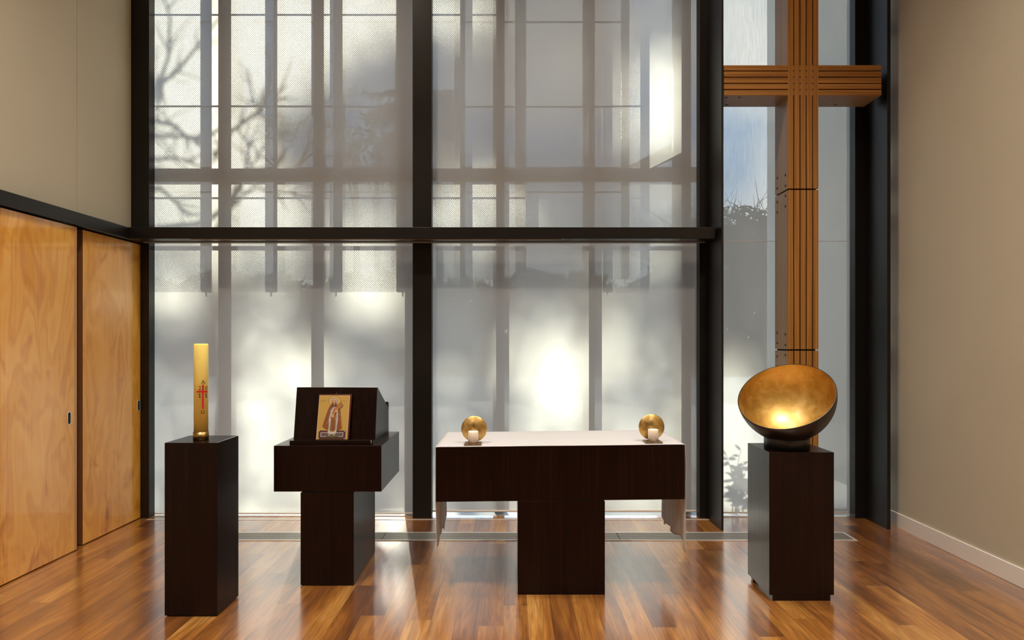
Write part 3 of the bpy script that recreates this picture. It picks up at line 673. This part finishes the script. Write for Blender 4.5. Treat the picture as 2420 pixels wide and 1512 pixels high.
    poly([(598, 1090), (800, 1090), (780, 1165), (700, 1180), (640, 1174), (592, 1150)], 5)
    poly([(650, 1090), (752, 1090), (750, 1122), (642, 1114)], 6)
    disc(625, 1200, 24, 16, 8, 12); disc(740, 1196, 22, 15, 8, 12)
    for k in range(7):                      # small worn inscription either side of the halo
        line([(436 + 18 * k, 360 + (k % 2) * 5), (446 + 18 * k, 380 - (k % 3) * 4)], 6, 3, k == 0); line([(905 + 22 * k, 388 - (k % 2) * 7), (917 + 22 * k, 374 + (k % 3) * 5)], 6, 3, False)
    p.build('painting', ms, t)
    hk = MB(); hk.tube([P(0.52, 1.02, 0.006), P(0.53, 1.045, 0.008), P(0.555, 1.06, 0.009), P(0.56, 1.05, 0.008)], 0.0014, 6); hk.build('hook', M['hook'], t)
icon()

# ------------------------------------------------------------------ altar, cloth, candle holders
AX0, AX1, AY0, AY1 = ax(1029.8, 4.0325), ax(1617.7, 4.0325), 4.0325, 4.678
AXC = (AX0 + AX1) / 2; ROLL = tan(radians(0.60))
def roll(x, y, z): return (x, y, z + (x - AXC) * ROLL)
t = thing('altar', 'wide dark timber altar table on a central square column', 'altar', (AXC, 4.355, 0))
MB().box(0.034, 0.549, AY0, 4.60, 0.0, 0.552).build('column', M['wenge'], t, bevel=0.0015)
MB().box(0.040, 0.543, AY0 + 0.006, 4.59, 0.550, 0.560).build('neck', M['wenge'], t)
MB().box(AX0, AX1, AY0, AY1, 0.5555, 0.8785).map(roll).build('table_top', M['wenge'], t, bevel=0.002)

def cloth():
    ZT_ = 0.8800; th = 0.0012; yf, yb = AY0 - 0.004, AY1 + 0.002
    r_ = random.Random(3)
    ny, nt_, nh = 64, 60, 46
    rows = []
    for j in range(ny + 1):
        s_ = j / ny; y = yf + (yb - yf) * s_
        row = []
        def hang(side, s_):
            # how far the drop reaches and how the folds bulge
            drop = (0.585 + 0.05 * s_ + 0.03 * sin(s_ * 8)) if side < 0 else (0.585 + 0.045 * s_ + 0.014 * sin(s_ * 13 + 1))
            if side > 0: drop += 0.045 * max(0, 1 - s_ / 0.12) - 0.05 * max(0, (s_ - 0.93) / 0.07)
            else: drop += 0.10 * max(0, 1 - s_ / 0.08) - 0.10 * max(0, (s_ - 0.85) / 0.15)
            return drop
        for side in (-1, 1):
            pts = []; dr = hang(side, s_)
            for k in range(1, nh + 1):
                d = dr * k / nh; q = max(0, d - 0.02)
                am = 0.0035 + 0.026 * min(1, q / 0.55)
                w = sin(s_ * 26 + 2.2 * side) * 0.55 + sin(s_ * 47 + 1.3) * 0.3 + sin(s_ * 11 + side) * 0.4
                off = 0.0045 + am * max(-0.10, 0.5 + 0.5 * w) * min(1, q / 0.08)
                if side > 0: off += 0.012 * math.exp(-((d - 0.12) / 0.1) ** 2)
                yy = y + 0.010 * sin(s_ * 31 + 3 * d) * min(1, q / 0.4)
                if side < 0: off *= 0.35
                off = off * (0.35 + 0.65 * min(1, s_ / 0.25)) - 0.022 * max(0, d - 0.34)
                pts.append((side, off, yy, d))
            row.append(pts)
        rows.append((y, s_, row))
    v = []; f = []; n = nh + nt_ + 1 + nh
    for y, s_, row in rows:
        for side, off, yy, d in reversed(row[0]): x = AX0 - off; v.append((x, yy, roll(AX0, 0, ZT_)[2] - d))
        for i in range(nt_ + 1):
            x = AX0 - 0.003 + (AX1 - AX0 + 0.006) * i / nt_
            e = min(i, nt_ - i) / nt_
            v.append((x, y, roll(x, 0, ZT_ + 0.0010 * max(0, sin(x * 9 + s_ * 5)) - (0.002 if e == 0 else 0))[2]))
        for side, off, yy, d in row[1]: x = AX1 + off; v.append((x, yy, roll(AX1, 0, ZT_)[2] - d))
    for j in range(ny):
        for i in range(n - 1): f.append((j * n + i, j * n + i + 1, (j + 1) * n + i + 1, (j + 1) * n + i))
    o = MB().add(v, f, 0, True).build('altar_cloth', M['linen'], origin=(AXC, 4.355, 0.88))
    md = o.modifiers.new('thickness', 'SOLIDIFY'); md.thickness = th; md.offset = 1.0
    tag(o, 'white linen cloth over the altar hanging down at both ends', 'cloth')
cloth()

def holder(cxp, label):
    Yd = 4.150; cx_ = ax(cxp, Yd); z0 = roll(cx_, 0, 0.8826)[2]
    t = thing('candle_holder', label, 'candle holder', (cx_, 4.11, z0), group='gilded disc candle holders on the altar')
    px = cx_ - 0.004
    MB().box(px - 0.051, px + 0.051, 4.055, 4.158, z0, z0 + 0.010).build('base_plate', M['bronze'], t, bevel=0.0012)
    R = 0.0783; zc = z0 + 0.010 + R - 0.001; d = MB(); prof = []
    for k in range(15): 
        r = R * k / 14; prof.append((r, -0.022 * (1 - (r / R) ** 2)))       # shallow dish, domed towards the nave
    front = [(r, y) for r, y in prof]; back = [(r, y + 0.0022) for r, y in reversed(prof)]
    pr = front + back
    def place(x, y, z): return (cx_ + x, Yd + 0.004 + z, zc + y)
    m_ = MB().lathe(front + back, (0, 0, 0), 72); m_.map(place); m_.build('gilded_disc', M['gold_small'], t)
    return t, px, z0
def pillar(px, z0, label):
    c = (px + 0.002, 4.094, z0 + 0.010); r = 0.0310
    t = thing('pillar_candle', label, 'candle', c, group='short white candles before the gilded discs')
    MB().lathe([(0, 0), (r, 0), (r, 0.067), (r - 0.002, 0.071), (r - 0.006, 0.0715), (r - 0.012, 0.064), (0.0, 0.061)], c, 48).build('wax', M['wax_white'], t)
    MB().tube([(c[0], c[1], c[2] + 0.058), (c[0] + 0.001, c[1], c[2] + 0.070)], 0.001, 6).build('wick', M['wick'], t)
for cxp, lab, lab2 in ((1121.5, 'round gold leaf disc candle holder on the left end of the altar cloth', 'short white candle on the bronze plate at the left end of the altar'),
                       (1541.0, 'round gold leaf disc candle holder on the right end of the altar cloth', 'short white candle on the bronze plate at the right end of the altar')):
    _, px, z0 = holder(cxp - 1, lab); pillar(px, z0, lab2)

# ------------------------------------------------------------------ bowl on its plinth
QX0, QX1, QY0, QY1 = 1.4836, 1.857, 3.936, 4.297
t = thing('bowl_plinth', 'dark timber plinth carrying the gilded bowl beside the cross', 'plinth', (1.67, 4.116, 0))
MB().box(QX0, QX1, QY0, QY1, 0.034, 0.857).build('body', M['wenge'], t, bevel=0.0015)
MB().box(QX0 + 0.02, QX1 - 0.02, QY0 + 0.003, QY1 - 0.03, 0.0, 0.034).build('kick_base', M['wenge'], t)
MB().lathe([(0, 0), (0.008, 0), (0.008, 0.034), (0, 0.034)], (QX0 + 0.012, QY1 - 0.05, 0), 16).build('foot', M['chrome'], t)
BC = np.array([1.6445, 4.10, 1.172]); BR = 0.281; baz, bti = radians(-37.26), radians(40.3)
t = thing('font_bowl', 'tilted dark bowl gilded inside on a ring stand before the cross', 'bowl', (1.652, 4.106, 0.857))
MB().lathe([(0.1295, 0), (0.1295, 0.058), (0.127, 0.064), (0.122, 0.064), (0.122, 0.0)], (1.652, 4.106, 0.857), 72, close=True).build('ring_stand', M['ring'], t)
nn = np.array([sin(bti) * sin(baz), -sin(bti) * cos(baz), cos(bti)]); uu = np.cross(nn, [0, 0, 1.0]); uu /= np.linalg.norm(uu); ww = np.cross(nn, uu)
def bowl_xf(x, y, z): q = BC + uu * x + ww * y + nn * z; return (q[0], q[1], q[2])
k = 40
outer = [(BR * sin(pi / 2 * i / k), -BR * cos(pi / 2 * i / k)) for i in range(k + 1)]
Ri = BR - 0.0045
inner = [(Ri * cos(pi / 2 * i / k), -Ri * sin(pi / 2 * i / k) + 0.0) for i in range(k + 1)]
MB().lathe(outer + [(Ri, 0.0)], (0, 0, 0), 128).map(bowl_xf).build('shell', M['bowl_out'], t)
MB().lathe([(r * 0.999, z) for r, z in inner], (0, 0, 0), 128).map(bowl_xf).build('gilded_lining', M['gold'], t)

# ------------------------------------------------------------------ cross
KX0, KX1, KY0, KY1 = 2.184, 2.424, 5.40, 5.672
AZ0, AZ1, ARX0, ARX1 = az(225, KY0), az(154, KY0), 1.676, ax(2083, KY0)
t = thing('timber_cross', 'tall laminated timber cross standing before the narrow window', 'cross', ((KX0 + KX1) / 2, 5.53, 0))
NB, GW = 5, 0.0085
bw = (KX1 - KX0 - GW * (NB - 1)) / NB; bh = (AZ1 - AZ0 - GW * (NB - 1)) / NB
def upright(z0, z1, joints):
    u = MB().box(KX0 + 0.001, KX1 - 0.001, KY0 + 0.020, KY1, z0, z1).build('upright', M['cross_side'], t)
    MB().box(KX0 + 0.004, KX1 - 0.004, KY0 + 0.0188, KY0 + 0.020, z0, z1).build('groove_back', M['groove'], u)
    for i in range(NB):
        x = KX0 + i * (bw + GW); MB().box(x, x + bw, KY0, KY0 + 0.021, z0, z1).build('board', M['cross_front'], u, bevel=0.001)
    for zj, s_ in joints:
        for dz, yy in ((0.040, KY0 + 0.055), (0.125, KY0 + 0.055), (0.055, KY1 - 0.05), (0.140, KY1 - 0.05)):
            MB().box(KX0 - 0.0008, KX0 + 0.0012, yy - 0.008, yy + 0.008, zj + s_ * dz - 0.009, zj + s_ * dz + 0.009).build('bolt_hole', M['void'], u)
Z1, Z2 = az(447, KY0), az(827, KY0)
upright(0.0, Z2 - 0.006, [(Z2, -1)]); upright(Z2 + 0.006, Z1 - 0.006, [(Z2, 1), (Z1, -1)]); upright(Z1 + 0.006, AZ0, [(Z1, 1)]); upright(AZ1, 5.35, [])
for zj in (Z1, Z2): MB().box(KX0 + 0.012, KX1 - 0.012, KY0 + 0.03, KY1 - 0.02, zj - 0.006, zj + 0.006).build('joint_spacer', M['groove'], t)
for x0, x1, nm in ((ARX0, KX0, 'arm'), (KX1, ARX1, 'arm')):
    a = MB().box(x0, x1, KY0 + 0.020, KY1, AZ0 + 0.001, AZ1 - 0.001).build('arm', M['cross_side'], t)
    MB().box(x0, x1, KY0 + 0.0188, KY0 + 0.020, AZ0 + 0.004, AZ1 - 0.004).build('groove_back', M['groove'], a)
    for i in range(NB):
        z = AZ0 + i * (bh + GW); MB().box(x0, x1, KY0, KY0 + 0.021, z, z + bh).build('board', M['cross_front_h'], a, bevel=0.001)
    for bx_, by_ in ((x0 + 0.035, KY0 + 0.055), (x0 + 0.14, KY0 + 0.05), (x0 + 0.09, KY1 - 0.05)) if x0 < 2 else ((x0 + 0.24, KY1 - 0.05),):
        MB().box(bx_ - 0.011, bx_ + 0.011, by_ - 0.009, by_ + 0.009, AZ0 + 0.0002, AZ0 + 0.0014).build('bolt_hole', M['void'], a)
cb = MB().box(KX0, KX1, KY0 + 0.001, KY1, AZ0, AZ1).build('crossing_block', M['cross_front'], t)
for i in range(NB - 1):
    for j in range(NB - 1):
        x = KX0 + (i + 1) * bw + i * GW; z = AZ0 + (j + 1) * bh + j * GW
        MB().box(x, x + GW, KY0 + 0.0003, KY0 + 0.0012, z, z + GW).build('peg_hole', M['groove'], cb)

# ------------------------------------------------------------------ lamps on the ceiling
def area(name, loc, power, size, color=(1.0, 0.88, 0.73), target=None, spread=180):
    l = bpy.data.lights.new(name, 'AREA'); l.energy = power; l.shape = 'DISK'; l.size = size; l.color = color; l.spread = radians(spread)
    o = bpy.data.objects.new(name, l); COL.objects.link(o); o.location = loc
    if target is not None:
        import mathutils
        o.rotation_euler = (mathutils.Vector(target) - mathutils.Vector(loc)).to_track_quat('-Z', 'Y').to_euler()
    return o
pos = [(-1.7, 2.2), (1.85, 2.2), (-1.7, -1.2), (1.85, -1.2), (0.0, -3.2), (-1.2, 4.3), (1.0, 4.3)]  # the two nearest the windows are added fill against the altar's floor shadow
for i, (x, y) in enumerate(pos):
    t = thing('ceiling_downlight', 'round white ceiling downlight above the chapel', 'lamp', (x, y, ZC), group='ceiling downlights')
    MB().lathe([(0.17, 0), (0.17, -0.03), (0.15, -0.03), (0.15, 0)], (x, y, ZC), 40, close=True).build('trim_ring', M['skirting'], t)
    MB().lathe([(0.0, -0.012), (0.15, -0.012)], (x, y, ZC), 40).build('lens', M['lens'], t)
    area('downlight', (x, y, ZC - 0.035), (84 if y < 4 else 26), 0.3, spread=118)

t = thing('ceiling_spotlight', 'small black ceiling spotlight aimed at the gilded bowl', 'lamp', (1.62, 2.35, ZC))
MB().lathe([(0.0, 0), (0.05, 0), (0.05, -0.09), (0.042, -0.09), (0.042, -0.02), (0.0, -0.02)], (1.62, 2.35, ZC), 32).build('can', M['steel'], t)
sl = bpy.data.lights.new('bowl spot', 'SPOT'); sl.energy = 420; sl.spot_size = radians(11); sl.spot_blend = 0.6; sl.shadow_soft_size = 0.09; sl.color = (1.0, 0.90, 0.76)
sp_o = bpy.data.objects.new('bowl spot', sl); COL.objects.link(sp_o); sp_o.location = (1.62, 2.35, ZC - 0.10)
import mathutils
sp_o.rotation_euler = (mathutils.Vector(tuple(BC)) - mathutils.Vector((1.62, 2.35, ZC - 0.10))).to_track_quat('-Z', 'Y').to_euler()
sun = bpy.data.lights.new('sun', 'SUN'); sun.energy = 23.0; sun.angle = radians(0.55); sun.color = (1.0, 0.93, 0.79)
so = bpy.data.objects.new('sun', sun); COL.objects.link(so)
import mathutils
so.rotation_euler = mathutils.Vector(tuple(-SUN)).to_track_quat('-Z', 'Y').to_euler(); so.location = (-4, 20, 12)

w = bpy.data.worlds.new('sky'); S.world = w; w.use_nodes = True; nt = w.node_tree; nt.nodes.clear()
wo = N(nt, 'ShaderNodeOutputWorld'); bg = N(nt, 'ShaderNodeBackground'); tc = N(nt, 'ShaderNodeTexCoord'); sp = N(nt, 'ShaderNodeSeparateXYZ')
L(nt, tc.outputs['Generated'], sp.inputs[0])
gr = ramp(nt, [(0.0, (2.9, 3.0, 2.9)), (0.12, (2.4, 2.8, 3.1)), (0.3, (1.35, 2.3, 3.7)), (1.0, (1.2, 1.8, 3.0))]); L(nt, sp.outputs['Z'], gr.inputs[0])
cn = N(nt, 'ShaderNodeTexNoise'); setin(cn, Scale=3.2, Detail=6, Distortion=0.4); L(nt, tc.outputs['Generated'], cn.inputs['Vector'])
cr = ramp(nt, [(0.46, (0, 0, 0)), (0.64, (1, 1, 1))]); L(nt, cn.outputs[0], cr.inputs[0])
mx = N(nt, 'ShaderNodeMixRGB'); dp = N(nt, 'ShaderNodeVectorMath', operation='DOT_PRODUCT'); L(nt, tc.outputs['Generated'], dp.inputs[0]); cd = mathutils.Vector((0.347, 1.0, 0.47)).normalized(); dp.inputs[1].default_value = tuple(cd)
bank = math_n(nt, 'MULTIPLY', math_n(nt, 'SUBTRACT', math_n(nt, 'ADD', dp.outputs['Value'], math_n(nt, 'MULTIPLY', cn.outputs[0], 0.02)), 0.9985), 90.0)   # a bank of cloud up to the right
cl = N(nt, 'ShaderNodeClamp'); L(nt, bank, cl.inputs[0])
L(nt, math_n(nt, 'MAXIMUM', cr.outputs[0], cl.outputs[0]), mx.inputs[0]); L(nt, gr.outputs[0], mx.inputs[1]); mx.inputs[2].default_value = (5.0, 4.95, 4.75, 1)
L(nt, mx.outputs[0], bg.inputs[0]); bg.inputs[1].default_value = 1.05; L(nt, bg.outputs[0], wo.inputs[0])

# ------------------------------------------------------------------ camera
cam = bpy.data.cameras.new('camera'); cam.lens = 24.0; cam.sensor_width = 36.0; cam.shift_y = (CY - 756.0) / 2420.0; cam.clip_start = 0.05; cam.clip_end = 400
co = bpy.data.objects.new('camera', cam); COL.objects.link(co); co.location = (0, 0, HC); co.rotation_euler = (pi / 2, 0, 0); S.camera = co
S.view_settings.view_transform = 'Standard'; S.view_settings.look = 'None'; S.view_settings.gamma = 1.0; S.view_settings.exposure = 0.0; S.view_settings.use_curve_mapping = False
S.cycles.max_bounces = 10; S.cycles.diffuse_bounces = 5; S.cycles.glossy_bounces = 5; S.cycles.transparent_max_bounces = 24; S.cycles.transmission_bounces = 6
S.cycles.sample_clamp_indirect = 6.0; S.cycles.caustics_reflective = False; S.cycles.caustics_refractive = False
